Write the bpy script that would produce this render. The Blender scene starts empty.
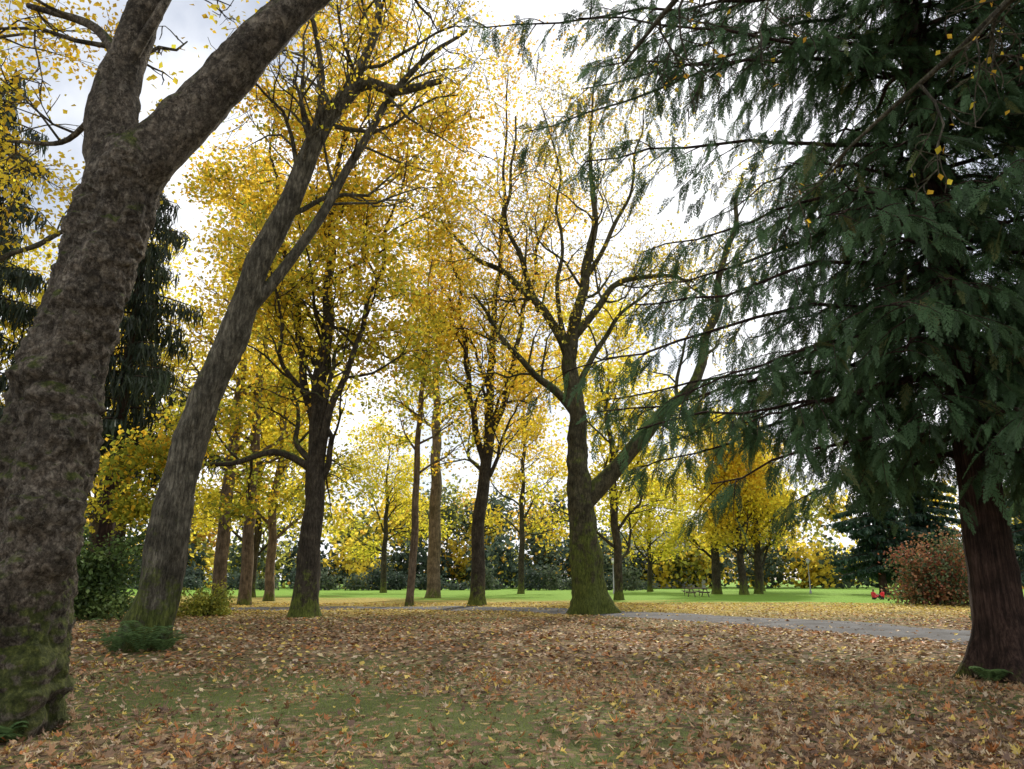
import bpy, math, random
import numpy as np
from mathutils import Vector, noise
random.seed(11)
rng = np.random.default_rng(11)
scene = bpy.context.scene
R = math.radians

# ------------------------------------------------------------------ helpers
def mesh_from(name, verts, faces, col=None, smooth=False, vattr=None):
    verts = np.asarray(verts, dtype=np.float32); faces = np.asarray(faces, dtype=np.int32)
    k = faces.shape[1]; m = bpy.data.meshes.new(name)
    m.vertices.add(len(verts)); m.vertices.foreach_set("co", verts.ravel())
    m.loops.add(faces.size); m.loops.foreach_set("vertex_index", faces.ravel())
    m.polygons.add(len(faces))
    m.polygons.foreach_set("loop_start", np.arange(0, faces.size, k, dtype=np.int32))
    try: m.polygons.foreach_set("loop_total", np.full(len(faces), k, dtype=np.int32))
    except Exception: pass
    m.polygons.foreach_set("use_smooth", np.full(len(faces), smooth, dtype=bool))
    m.update(calc_edges=True)
    if col is not None:
        a = m.attributes.new("col", 'FLOAT_COLOR', 'FACE')
        c = np.ones((len(faces), 4), dtype=np.float32); c[:, :3] = col
        a.data.foreach_set("color", c.ravel())
    if vattr is not None:
        for nm, arr in vattr.items():
            a = m.attributes.new(nm, 'FLOAT', 'POINT'); a.data.foreach_set("value", np.asarray(arr, dtype=np.float32))
    return m

def add_obj(name, mesh, mat=None, parent=None, loc=(0, 0, 0)):
    o = bpy.data.objects.new(name, mesh); scene.collection.objects.link(o)
    o.location = loc
    if mat: mesh.materials.append(mat)
    if parent: o.parent = parent
    return o

def empty(name, loc=(0, 0, 0)):
    o = bpy.data.objects.new(name, None); o.location = loc; o.empty_display_size = 0.3
    scene.collection.objects.link(o); return o

def norm(v):
    v = np.asarray(v, dtype=float); return v / (np.linalg.norm(v, axis=-1, keepdims=True) + 1e-9)

class MB:
    def __init__(s): s.v = []; s.f = []; s.n = 0
    def tube(s, pts, rad, sides):
        pts = np.asarray(pts, float); rad = np.asarray(rad, float); n = len(pts)
        t = norm(np.gradient(pts, axis=0)); av = norm(pts[-1] - pts[0])
        ref = np.eye(3)[np.argmin(np.abs(av))]
        b = norm(np.cross(t, ref)); c = np.cross(t, b)
        a = np.linspace(0, 2 * math.pi, sides, endpoint=False)
        ring = (b[:, None] * np.cos(a)[None, :, None] + c[:, None] * np.sin(a)[None, :, None])
        rr = rad if rad.ndim == 2 else rad[:, None]
        v = pts[:, None] + ring * rr[..., None]
        i = np.arange(n - 1)[:, None] * sides; j = np.arange(sides)[None]; j2 = (j + 1) % sides
        f = np.stack([i + j, i + j2, i + sides + j2, i + sides + j], -1).reshape(-1, 4) + s.n
        s.v.append(v.reshape(-1, 3)); s.f.append(f); s.n += n * sides
    def mesh(s, name): return mesh_from(name, np.concatenate(s.v), np.concatenate(s.f), smooth=True)

def resample(P, n):
    P = np.asarray(P, float); k = len(P)
    d = np.concatenate([[0], np.cumsum(np.linalg.norm(np.diff(P[:, :3], axis=0), axis=1))])
    t = np.linspace(0, d[-1], n); out = np.zeros((n, P.shape[1]))
    ext = np.vstack([2 * P[0] - P[1], P, 2 * P[-1] - P[-2]])
    for q in range(n):
        i = min(max(np.searchsorted(d, t[q], side='right') - 1, 0), k - 2)
        u = (t[q] - d[i]) / (d[i + 1] - d[i] + 1e-9)
        p0, p1, p2, p3 = ext[i], ext[i + 1], ext[i + 2], ext[i + 3]
        out[q] = 0.5 * ((2 * p1) + (-p0 + p2) * u + (2 * p0 - 5 * p1 + 4 * p2 - p3) * u * u + (-p0 + 3 * p1 - 3 * p2 + p3) * u ** 3)
    return out

def limb(mb, P, sides=16, n=None, rough=0.08, flare=0.0, lump=0.0, seed=0, wig=0.0, rs=1.0):
    """P rows: x,y,z,r."""
    P = np.asarray(P, float)
    L = np.sum(np.linalg.norm(np.diff(P[:, :3], axis=0), axis=1))
    n = n or max(6, int(L / 0.45)); S = resample(P, n); S[:, 3] = np.maximum(S[:, 3], 0.01) * rs
    if wig:
        for i in range(1, n):
            g = min(1, i * L / n / 6)
            q = Vector((seed * 3.1, i * L / n * .45, 0)); S[i, 0] += g * wig * noise.noise(q) * 1.5; S[i, 1] += g * wig * noise.noise(q + Vector((9, 0, 4))) * 1.5
            S[i, 2] += g * wig * .6 * noise.noise(q + Vector((3, 5, 4)))
    a = np.linspace(0, 2 * math.pi, sides, endpoint=False)
    rad = np.zeros((n, sides))
    for i in range(n):
        x, y, z, r = S[i]
        for j in range(sides):
            ca, sa = math.cos(a[j]), math.sin(a[j])
            k = 1 + rough * noise.noise(Vector((ca * 1.6 + seed, sa * 1.6, z * 0.8)))
            if lump:
                q = Vector((ca * r * 1.7 + seed, sa * r * 1.7, z * 3.4)); w = abs(noise.noise(q))
                q2 = Vector((ca * r * 2.5 + seed, sa * r * 2.5, z * 1.1))
                k += lump * (w * 0.8 + 1.1 * noise.noise(q2) + 0.45 * abs(noise.noise(q * 2.6)) + 0.3 * noise.noise(q2 * 7) - 0.2)
            if flare:
                k += flare * math.exp(-max(z, 0) / 0.45) * (0.55 + 0.55 * math.sin(a[j] * 5 + seed + 1.5 * noise.noise(Vector((ca, sa, seed)))))
            rad[i, j] = r * k
    mb.tube(S[:, :3], rad, sides)
    return S

def grow(mb, p, d, L, r, lv, mx, tips, o):
    n = max(4, int(L / (0.5 if lv > 1 else 0.6))); st = L / n
    pts = [np.array(p, float)]; d = norm(d)
    for i in range(n):
        d = norm(d + rng.normal(0, o['wig'], 3) + np.array([0, 0, o['trop'] * (1 if i < n * 0.6 else -o.get('droop', 0.3))]))
        pts.append(pts[-1] + d * st)
    pts = np.array(pts); rad = np.linspace(r, max(r * 0.25, 0.006), n + 1)
    mb.tube(pts, rad, [0, 8, 6, 4, 3][min(lv, 4)])
    if lv >= mx:
        tips.append(pts); return
    nc = max(2, int(o['nch'][lv] * (0.8 + 0.4 * rng.random())))
    for c in range(nc):
        t = 0.2 + 0.8 * (c + rng.random()) / nc; i = min(int(t * n), n - 1); fr = min(t * n - i, 1)
        q = pts[i] * (1 - fr) + pts[i + 1] * fr; pd = norm(pts[i + 1] - pts[i])
        pr = norm(np.cross(pd, rng.normal(0, 1, 3))); pr[2] *= o.get('flat', 0.6); a = R(rng.uniform(30, 65))
        grow(mb, q, pd * math.cos(a) + pr * math.sin(a), L * o['ratio'] * rng.uniform(0.7, 1.2) * (1.15 - 0.45 * t), max(rad[i] * 0.55, 0.01), lv + 1, mx, tips, o)
    tips.append(pts[-3:])

def leaf_quads(c, size, upbias=0.7, aspect=0.75):
    N = len(c)
    nrm = norm(rng.normal(0, 1, (N, 3)) + np.array([0, 0, upbias]))
    u = norm(np.cross(nrm, rng.normal(0, 1, (N, 3)))); w = np.cross(nrm, u)
    s = (size * rng.uniform(0.6, 1.3, N))[:, None]
    v = np.stack([c - u * s * .5, c + w * s * .5 * aspect + nrm * s * .12, c + u * s * .5, c - w * s * .5 * aspect + nrm * s * .12], 1)
    return v.reshape(-1, 3), np.arange(N * 4).reshape(-1, 4)

def leaves_from_tips(tips, per, spread, size, pal, keep=None, flatz=0.6, bright=0.28, zgrad=None):
    C = []; K = []; pal = np.asarray(pal, float)
    for tp in tips:
        dens = rng.choice([0.08, 0.6, 1.0, 1.7], p=[.2, .28, .32, .2])
        if keep is not None: dens *= keep(tp[-1])
        n = int(per * dens + rng.random())
        if n < 1: continue
        t = rng.random(n) ** 0.7 * (len(tp) - 1); i = t.astype(int); i = np.minimum(i, len(tp) - 2); f = (t - i)[:, None]
        p = tp[i] * (1 - f) + tp[i + 1] * f
        p = p + rng.normal(0, 1, (n, 3)) * np.array([spread, spread, spread * flatz])
        ci = rng.integers(len(pal))
        if zgrad is not None and rng.random() < 0.7: ci = int(np.clip((tp[-1][2] - zgrad[0]) / (zgrad[1] - zgrad[0]) * len(pal), 0, len(pal) - 1))
        idx = np.where(rng.random(n) < 0.65, ci, rng.integers(0, len(pal), n))
        b = 1 + rng.uniform(-bright, bright)
        K.append(pal[idx] * b * rng.uniform(0.7, 1.2, (n, 1))); C.append(p)
    if not C: return None
    C = np.concatenate(C); K = np.concatenate(K)
    ok = C[:, 2] > 0.5; C = C[ok]; K = K[ok]
    v, f = leaf_quads(C, size); return v, f, np.clip(K, 0, 0.92)

# ------------------------------------------------------------------ materials
def newmat(name):
    m = bpy.data.materials.new(name); m.use_nodes = True
    nt = m.node_tree; nt.nodes.clear(); return m, nt, nt.nodes, nt.links

def leaf_mat(name, trans=0.5, gloss=0.0):
    m, nt, N, L = newmat(name)
    a = N.new('ShaderNodeAttribute'); a.attribute_name = 'col'
    d = N.new('ShaderNodeBsdfDiffuse'); t = N.new('ShaderNodeBsdfTranslucent'); mx = N.new('ShaderNodeMixShader')
    o = N.new('ShaderNodeOutputMaterial'); mx.inputs[0].default_value = trans
    L.new(a.outputs['Color'], d.inputs[0]); L.new(a.outputs['Color'], t.inputs[0])
    L.new(d.outputs[0], mx.inputs[1]); L.new(t.outputs[0], mx.inputs[2])
    out = mx
    if gloss:
        g = N.new('ShaderNodeBsdfGlossy'); g.inputs['Roughness'].default_value = 0.45; g.inputs[0].default_value = (.8, .8, .8, 1)
        m2 = N.new('ShaderNodeMixShader'); m2.inputs[0].default_value = gloss
        L.new(mx.outputs[0], m2.inputs[1]); L.new(g.outputs[0], m2.inputs[2]); out = m2
    L.new(out.outputs[0], o.inputs[0]); return m

def ramp(N, stops):
    r = N.new('ShaderNodeValToRGB'); e = r.color_ramp.elements
    while len(e) > 1: e.remove(e[-1])
    e[0].position = stops[0][0]; e[0].color = (*stops[0][1], 1)
    for p, c in stops[1:]:
        q = e.new(p); q.color = (*c, 1)
    return r

def mixc(N, L, fac, a, b, mode='MIX'):
    m = N.new('ShaderNodeMix'); m.data_type = 'RGBA'; m.blend_type = mode
    if isinstance(fac, (int, float)): m.inputs[0].default_value = fac
    else: L.new(fac, m.inputs[0])
    for s, v in ((6, a), (7, b)):
        if isinstance(v, tuple): m.inputs[s].default_value = (*v, 1)
        else: L.new(v, m.inputs[s])
    return m.outputs[2]

def mathn(N, L, op, a, b=0.0, clamp=False):
    m = N.new('ShaderNodeMath'); m.operation = op; m.use_clamp = clamp
    for s, v in ((0, a), (1, b)):
        if isinstance(v, (int, float)): m.inputs[s].default_value = v
        else: L.new(v, m.inputs[s])
    return m.outputs[0]

def bark_mat(name, dark, mid, light, moss_h=0.0, moss_amt=0.15, sc=1.0, stretch=0.25, bump=0.6, patch=0.0, crack=0.3):
    m, nt, N, L = newmat(name)
    tc = N.new('ShaderNodeTexCoord'); mp = N.new('ShaderNodeMapping'); mp.inputs['Scale'].default_value = (1, 1, stretch)
    L.new(tc.outputs['Object'], mp.inputs[0])
    n1 = N.new('ShaderNodeTexNoise'); n1.inputs['Scale'].default_value = 14 * sc; n1.inputs['Detail'].default_value = 10; n1.inputs['Roughness'].default_value = 0.8
    L.new(mp.outputs[0], n1.inputs['Vector'])
    v1 = N.new('ShaderNodeTexVoronoi'); v1.inputs['Scale'].default_value = 11 * sc; v1.feature = 'DISTANCE_TO_EDGE'
    wn = N.new('ShaderNodeTexNoise'); wn.inputs['Scale'].default_value = 6; wn.inputs['Detail'].default_value = 8; wn.inputs['Roughness'].default_value = .7; L.new(mp.outputs[0], wn.inputs['Vector'])
    wv = mixc(N, L, 0.35, mp.outputs[0], wn.outputs['Color']); L.new(wv, v1.inputs['Vector'])
    n2 = N.new('ShaderNodeTexNoise'); n2.inputs['Scale'].default_value = 2.2; n2.inputs['Detail'].default_value = 8; n2.inputs['Roughness'].default_value = .65
    L.new(tc.outputs['Object'], n2.inputs['Vector'])
    r1 = ramp(N, [(0.38, dark), (0.5, mid), (0.62, light)]); L.new(n1.outputs['Fac'], r1.inputs[0])
    cr = ramp(N, [(0.0, (0.15, 0.15, 0.15)), (0.07, (.8, .8, .8)), (0.2, (1.1, 1.1, 1.1))]); L.new(v1.outputs['Distance'], cr.inputs[0])
    c = mixc(N, L, crack, r1.outputs[0], cr.outputs[0], 'MULTIPLY')
    lr = ramp(N, [(0.38, (0.55, 0.54, 0.5)), (0.6, (1.25, 1.23, 1.18))]); L.new(n2.outputs['Fac'], lr.inputs[0])
    c = mixc(N, L, 1.0, c, lr.outputs[0], 'MULTIPLY')
    if patch:
        n4 = N.new('ShaderNodeTexNoise'); n4.inputs['Scale'].default_value = 6; n4.inputs['Detail'].default_value = 9; n4.inputs['Roughness'].default_value = .8
        L.new(mp.outputs[0], n4.inputs['Vector'])
        pr = ramp(N, [(0.54, (0, 0, 0)), (0.58, (1, 1, 1))]); L.new(n4.outputs['Fac'], pr.inputs[0])
        c = mixc(N, L, mathn(N, L, 'MULTIPLY', pr.outputs[0], patch), c, tuple(min(1, x * 1.6) for x in light))
    n3 = N.new('ShaderNodeTexNoise'); n3.inputs['Scale'].default_value = 3.0; n3.inputs['Detail'].default_value = 8; n3.inputs['Roughness'].default_value = .75
    L.new(tc.outputs['Object'], n3.inputs['Vector'])
    sx = N.new('ShaderNodeSeparateXYZ'); L.new(tc.outputs['Object'], sx.inputs[0])
    hz = mathn(N, L, 'SUBTRACT', 1.0, mathn(N, L, 'DIVIDE', sx.outputs[2], max(moss_h, 0.01)), True)
    geo = N.new('ShaderNodeNewGeometry'); sn = N.new('ShaderNodeSeparateXYZ'); L.new(geo.outputs['Normal'], sn.inputs[0])
    up = mathn(N, L, 'MULTIPLY', sn.outputs[2], 0.35)
    s = mathn(N, L, 'ADD', mathn(N, L, 'ADD', n3.outputs['Fac'], mathn(N, L, 'MULTIPLY', hz, 0.28)), up)
    fm = mathn(N, L, 'MULTIPLY', mathn(N, L, 'SUBTRACT', s, 0.72 - moss_amt), 8.0, True)
    mossc = ramp(N, [(.35, (0.03, 0.042, 0.007)), (.5, (.09, .115, .018)), (.65, (.22, .25, .04))]); L.new(n1.outputs['Fac'], mossc.inputs[0])
    c = mixc(N, L, mathn(N, L, 'MULTIPLY', fm, 0.88), c, mossc.outputs[0])
    b = N.new('ShaderNodeBsdfPrincipled'); b.inputs['Roughness'].default_value = 0.9
    try: b.inputs['Specular IOR Level'].default_value = 0.25
    except Exception: pass
    L.new(c, b.inputs['Base Color'])
    bp = N.new('ShaderNodeBump'); bp.inputs['Strength'].default_value = bump; bp.inputs['Distance'].default_value = 0.07
    h = mathn(N, L, 'ADD', mathn(N, L, 'MULTIPLY', mathn(N, L, 'MINIMUM', v1.outputs['Distance'], .15), 5.0 * crack), mathn(N, L, 'MULTIPLY', n1.outputs['Fac'], 1.6))
    L.new(h, bp.inputs['Height']); L.new(bp.outputs[0], b.inputs['Normal'])
    o = N.new('ShaderNodeOutputMaterial'); L.new(b.outputs[0], o.inputs[0]); return m

def flat_mat(name, c, rough=0.8, var=0.2, scale=6, metal=0):
    m, nt, N, L = newmat(name)
    n = N.new('ShaderNodeTexNoise'); n.inputs['Scale'].default_value = scale; n.inputs['Detail'].default_value = 6
    tc = N.new('ShaderNodeTexCoord'); L.new(tc.outputs['Object'], n.inputs['Vector'])
    r = ramp(N, [(0.3, tuple(x * (1 - var) for x in c)), (0.7, tuple(min(1, x * (1 + var)) for x in c))]); L.new(n.outputs['Fac'], r.inputs[0])
    b = N.new('ShaderNodeBsdfPrincipled'); b.inputs['Roughness'].default_value = rough; b.inputs['Metallic'].default_value = metal
    L.new(r.outputs[0], b.inputs['Base Color'])
    o = N.new('ShaderNodeOutputMaterial'); L.new(b.outputs[0], o.inputs[0]); return m

M_leaf = leaf_mat('autumn_leaf', 0.62)
M_green = leaf_mat('evergreen_leaf', 0.3, 0.03)
M_cedar = leaf_mat('cedar_spray', 0.35, 0.015)
M_barkA = bark_mat('plane_tree_bark', (0.065, 0.052, 0.039), (0.19, 0.158, 0.125), (0.34, 0.30, 0.24), moss_h=1.9, moss_amt=0.10, stretch=0.8, bump=1.0, patch=0.35, crack=.65)
M_barkB = bark_mat('grey_bark', (0.055, 0.049, 0.037), (0.14, 0.127, 0.098), (0.25, 0.235, 0.185), moss_h=3.0, moss_amt=0.11, sc=1.0, stretch=0.2, bump=.9, crack=.45)
M_barkC = bark_mat('dark_bark', (0.02, 0.017, 0.012), (0.048, 0.04, 0.03), (0.095, 0.08, 0.058), moss_h=3.0, moss_amt=0.06, crack=.2)
M_barkE = bark_mat('mossy_bark', (0.035, 0.032, 0.018), (0.075, 0.068, 0.04), (0.145, 0.13, 0.075), moss_h=6.0, moss_amt=0.15, bump=1, crack=.3)
M_barkR = bark_mat('red_cedar_bark', (0.022, 0.013, 0.010), (0.06, 0.035, 0.027), (0.13, 0.08, 0.065), moss_h=0.5, moss_amt=-0.1, sc=1.4, stretch=0.06, bump=0.9)
M_barkBr = bark_mat('brown_bark', (0.075, 0.057, 0.04), (0.155, 0.118, 0.085), (0.26, 0.20, 0.145), moss_h=1.5, moss_amt=0.03, stretch=0.1, crack=.2)

YEL = [(0.60, 0.49, 0.055), (0.78, 0.60, 0.06), (0.84, 0.62, 0.055), (0.74, 0.48, 0.045)]
YGR = [(0.32, 0.35, 0.05), (0.46, 0.45, 0.055), (0.68, 0.56, 0.06), (0.78, 0.56, 0.055), (0.80, 0.50, 0.05)]
ORG = [(0.66, 0.53, 0.055), (0.78, 0.57, 0.055), (0.82, 0.51, 0.055), (0.78, 0.44, 0.06)]

# ------------------------------------------------------------------ ground
def cover(x, y):
    """0 thin grass .. 1 thick leaf litter"""
    x = np.asarray(x, float); y = np.asarray(y, float)
    n = (np.sin(x * .9 + 1.3 * np.sin(y * .55)) + np.sin(y * 1.1 + 1.7 * np.sin(x * .43 + 1)) + .6 * np.sin(x * 2.3 + y * 1.9) + .5 * np.sin(2.9 * y - 2.1 * x + 2)) / 3.1
    n2 = np.sin(5.3 * x + 2 * np.sin(3.1 * y)) * np.sin(4.7 * y + 2 * np.sin(2.7 * x))
    c = 0.63 + 0.26 * n + .17 * n2
    g1 = np.exp(-((x + 0.3) / 2.2) ** 2 - ((y - 5.2) / 2.4) ** 2)
    g2 = np.exp(-((x + 5.5) / 4.2) ** 2 - ((y - 12.5) / 3.2) ** 2)
    g3 = np.exp(-((x + 1) / 5.5) ** 2 - ((y - 10) / 1.7) ** 2)
    c = c - 0.42 * g1 - 0.38 * g2 - 0.22 * g3
    c = c + 0.35 * np.exp(-((x + 2.9) / 1.6) ** 2 - ((y - 5.4) / 1.8) ** 2) + 0.35 * np.exp(-((x - 4.5) / 2.6) ** 2 - ((y - 7.5) / 3.5) ** 2) + 0.25*np.exp(-((y - 21) / 6) ** 2)
    return np.clip(c, 0.16, 1)

def gz(x, y): return 0.035 * np.sin(x * .7 + .4) * np.sin(y * .5) + 0.015 * np.sin(x * 2.1 + y * 1.7)
def axis(n, s, ext):
    t = np.linspace(-1, 1, n); return np.sinh(t * s) / math.sinh(s) * ext
nn = 441
gx = axis(nn, 5.4, 900); gy = axis(nn, 5.4, 900) + 11
X, Y = np.meshgrid(gx, gy); Z = gz(X, Y) * np.exp(-(np.hypot(X, Y) / 60) ** 2)
V = np.stack([X, Y, Z], -1).reshape(-1, 3)
i, j = np.meshgrid(np.arange(nn - 1), np.arange(nn - 1), indexing='ij'); a = i * nn + j
F = np.stack([a, a + 1, a + nn + 1, a + nn], -1).reshape(-1, 4)
gm = mesh_from('ground', V, F, smooth=True, vattr={'cover': cover(X, Y).ravel()})
m, nt, N, L = newmat('leafy_ground')
tc = N.new('ShaderNodeTexCoord'); at = N.new('ShaderNodeAttribute'); at.attribute_name = 'cover'
sx = N.new('ShaderNodeSeparateXYZ'); L.new(tc.outputs['Object'], sx.inputs[0])
nz = N.new('ShaderNodeTexNoise'); nz.inputs['Scale'].default_value = 3; nz.inputs['Detail'].default_value = 9; nz.inputs['Roughness'].default_value = .7; L.new(tc.outputs['Object'], nz.inputs['Vector'])
fine = N.new('ShaderNodeTexNoise'); fine.inputs['Scale'].default_value = 45; fine.inputs['Detail'].default_value = 5; L.new(tc.outputs['Object'], fine.inputs['Vector'])
big = N.new('ShaderNodeTexNoise'); big.inputs['Scale'].default_value = .22; big.inputs['Detail'].default_value = 5; L.new(tc.outputs['Object'], big.inputs['Vector'])
vo = N.new('ShaderNodeTexVoronoi'); vo.inputs['Scale'].default_value = 10; L.new(tc.outputs['Object'], vo.inputs['Vector'])
vs = N.new('ShaderNodeSeparateColor'); L.new(vo.outputs['Color'], vs.inputs[0])
lr = ramp(N, [(0.0, (0.11, 0.07, 0.045)), (0.3, (0.20, 0.135, 0.088)), (0.6, (0.30, 0.205, 0.13)), (0.82, (0.38, 0.25, 0.12)), (1.0, (0.48, 0.36, 0.16))]); L.new(vs.outputs[0], lr.inputs[0])
edge = ramp(N, [(0.0, (1, 1, 1)), (0.6, (0.85, 0.85, 0.85)), (0.95, (0.4, 0.4, 0.4))]); L.new(vo.outputs['Distance'], edge.inputs[0])
litter = mixc(N, L, 1.0, lr.outputs[0], edge.outputs[0], 'MULTIPLY')
sr = ramp(N, [(0.3, (0.055, 0.052, 0.025)), (0.5, (0.10, 0.115, 0.04)), (0.7, (0.155, 0.19, 0.055))]); L.new(fine.outputs['Fac'], sr.inputs[0])
f = mathn(N, L, 'MULTIPLY', mathn(N, L, 'SUBTRACT', mathn(N, L, 'ADD', mathn(N, L, 'ADD', at.outputs['Fac'], mathn(N, L, 'MULTIPLY', vs.outputs[1], .9)), mathn(N, L, 'MULTIPLY', nz.outputs['Fac'], 1.5)), 1.62), 4.0, True)
near = mixc(N, L, f, sr.outputs[0], litter)
lawn = ramp(N, [(0.3, (0.10, 0.20, 0.025)), (0.6, (0.20, 0.36, 0.045)), (0.8, (0.27, 0.42, 0.06))]); L.new(fine.outputs['Fac'], lawn.inputs[0])
yl = ramp(N, [(0.0, (0.17, 0.18, 0.045)), (0.45, (0.36, 0.27, 0.08)), (1.0, (0.62, 0.47, 0.12))]); L.new(vs.outputs[2], yl.inputs[0])
yw = mathn(N, L, 'ADD', sx.outputs[1], mathn(N, L, 'MULTIPLY', mathn(N, L, 'SUBTRACT', big.outputs['Fac'], .5), 34))
f2 = mathn(N, L, 'DIVIDE', mathn(N, L, 'SUBTRACT', yw, 32), 9, True)
yx = mathn(N, L, 'ADD', yw, mathn(N, L, 'MULTIPLY', mathn(N, L, 'MINIMUM', sx.outputs[0], 30), .4))
f3 = mathn(N, L, 'DIVIDE', mathn(N, L, 'SUBTRACT', yx, 55), 9, True)
c = mixc(N, L, mathn(N, L, 'MULTIPLY', f2, .85), near, yl.outputs[0]); c = mixc(N, L, mathn(N, L, 'MULTIPLY', f3, .97), c, lawn.outputs[0])
b = N.new('ShaderNodeBsdfPrincipled'); b.inputs['Roughness'].default_value = .95; L.new(c, b.inputs['Base Color'])
try: b.inputs['Specular IOR Level'].default_value = 0.1
except Exception: pass
bp = N.new('ShaderNodeBump'); bp.inputs['Strength'].default_value = .8; bp.inputs['Distance'].default_value = .05
L.new(mathn(N, L, 'ADD', mathn(N, L, 'ADD', fine.outputs['Fac'], vs.outputs[0]), nz.outputs['Fac']), bp.inputs['Height']); L.new(bp.outputs[0], b.inputs['Normal'])
o = N.new('ShaderNodeOutputMaterial'); L.new(b.outputs[0], o.inputs[0])
add_obj('ground', gm, m)

# path: worn asphalt ribbon
pc = resample([(21, 8.0), (16.5, 14), (13.8, 20.5), (11.6, 26), (9.3, 31), (6.0, 35.8), (1.5, 41), (-6, 43.5), (-16, 42), (-30, 38)], 110)
tg = norm(np.gradient(pc, axis=0)); nr = np.stack([-tg[:, 1], tg[:, 0]], 1)
W = 2.5 + 0.18 * np.sin(np.arange(110) * .6) + .12 * rng.normal(size=110)
pv = []; cols = 7
for q in range(110):
    for k in range(cols):
        s = (k / (cols - 1) * 2 - 1); xy = pc[q] + nr[q] * s * W[q]
        pv.append((xy[0], xy[1], gz(xy[0], xy[1]) + 0.012 + 0.03 * (1 - s * s)))
pf = [(q * cols + k, q * cols + k + 1, (q + 1) * cols + k + 1, (q + 1) * cols + k) for q in range(109) for k in range(cols - 1)]
m, nt, N, L = newmat('worn_asphalt')
tc = N.new('ShaderNodeTexCoord'); n1 = N.new('ShaderNodeTexNoise'); n1.inputs['Scale'].default_value = 60; n1.inputs['Detail'].default_value = 4; L.new(tc.outputs['Object'], n1.inputs['Vector'])
n2 = N.new('ShaderNodeTexNoise'); n2.inputs['Scale'].default_value = .9; n2.inputs['Detail'].default_value = 8; L.new(tc.outputs['Object'], n2.inputs['Vector'])
r1 = ramp(N, [(0.3, (0.06, 0.06, 0.062)), (0.7, (0.15, 0.148, 0.15))]); L.new(n1.outputs['Fac'], r1.inputs[0])
r2 = ramp(N, [(0.35, (.65, .62, .58)), (0.65, (1.2, 1.2, 1.2))]); L.new(n2.outputs['Fac'], r2.inputs[0])
b = N.new('ShaderNodeBsdfPrincipled'); b.inputs['Roughness'].default_value = .95; L.new(mixc(N, L, 1, r1.outputs[0], r2.outputs[0], 'MULTIPLY'), b.inputs['Base Color'])
try: b.inputs['Specular IOR Level'].default_value = 0.15
except Exception: pass
bp = N.new('ShaderNodeBump'); bp.inputs['Distance'].default_value = .01; L.new(n1.outputs['Fac'], bp.inputs['Height']); L.new(bp.outputs[0], b.inputs['Normal'])
o = N.new('ShaderNodeOutputMaterial'); L.new(b.outputs[0], o.inputs[0])
add_obj('asphalt_path', mesh_from('asphalt_path', pv, pf, smooth=True), m)

# fallen leaves
LP = np.array([(0.36, 0.20, 0.095), (0.27, 0.165, 0.095), (0.41, 0.28, 0.155), (0.50, 0.39, 0.26), (0.62, 0.46, 0.11), (0.42, 0.17, 0.055), (0.15, 0.09, 0.06), (0.60, 0.48, 0.27)])
LW = np.array([.21, .19, .17, .10, .09, .1, .11, .03])
ang = np.radians([90, 68, 45, 20, -5, -40, -90, -140, -175, 160, 135, 112]); rr = np.array([1, .5, .85, .42, .62, .34, .18, .34, .62, .42, .85, .5])
T = np.vstack([[0, 0], np.stack([np.cos(ang) * rr, np.sin(ang) * rr], 1)])
TF = np.array([(0, k, k % 12 + 1) for k in range(1, 13)])
def scatter(n, y0, y1, wid, pw=1.0):
    y = y0 + (y1 - y0) * rng.random(n) ** pw; x = (rng.random(n) * 2 - 1) * (wid * y + 2.5)
    k = rng.random(n) < cover(x, y) ** 1.5; x = x[k]; y = y[k]
    dd = np.hypot(x[:, None] - pc[None, ::3, 0], y[:, None] - pc[None, ::3, 1]); d = np.min(dd, 1)
    k = (d > 2.5 + .4 * np.sin(x * 1.3 + y)) | (rng.random(len(x)) < .12 + .1 * np.sin(x * 2 + y * 1.7))
    return x[k], y[k]
def lobed(x, y, z0, smin, smax):
    n = len(x); s = rng.uniform(smin, smax, n); th = rng.random(n) * 6.283
    tx = T[None, :, 0] * s[:, None] * rng.uniform(.7, 1.1, (n, 1)); ty = T[None, :, 1] * s[:, None]
    cu = rng.uniform(-.3, 1.8, n)[:, None]; c2 = rng.uniform(-.5, 1.4, n)[:, None]
    tz = (cu * tx ** 2 + c2 * ty ** 2) / s[:, None] * .8 + rng.normal(0, .08, (n, 13)) * s[:, None]
    p = np.stack([tx, ty, tz], -1)
    tl = rng.normal(0, .35, (n, 2)); p[..., 2] += p[..., 0] * tl[:, :1] + p[..., 1] * tl[:, 1:]
    c, sn = np.cos(th)[:, None], np.sin(th)[:, None]
    q = np.stack([p[..., 0] * c - p[..., 1] * sn, p[..., 0] * sn + p[..., 1] * c, p[..., 2]], -1)
    q[..., 2] -= q[..., 2].min(1, keepdims=True) * .8
    q += np.stack([x, y, gz(x, y) + z0 * rng.random(n) + .004], -1)[:, None]
    f = (TF[None] + np.arange(n)[:, None, None] * 13).reshape(-1, 3)
    ci = rng.choice(len(LP), n, p=LW / LW.sum()); col = LP[ci] * rng.uniform(.7, 1.25, (n, 1))
    return q.reshape(-1, 3), f, np.repeat(col, 12, 0)
M_fall = leaf_mat('fallen_leaf', 0.12, 0.03)
x, y = scatter(50000, 2.6, 15, .80, .72)
v, f, c = lobed(x, y, .035, .028, .076)
add_obj('fallen_leaves', mesh_from('fallen_leaves', v, f, c), M_fall)
x, y = scatter(110000, 13, 52, .85, .75)
cc = np.stack([x, y, gz(x, y) + .02 + .04 * rng.random(len(x))], 1)
v, f = leaf_quads(cc, .14, upbias=4)
ci = rng.choice(len(LP), len(x), p=LW / LW.sum()); col = LP[ci] * rng.uniform(.7, 1.25, (len(x), 1))
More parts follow.
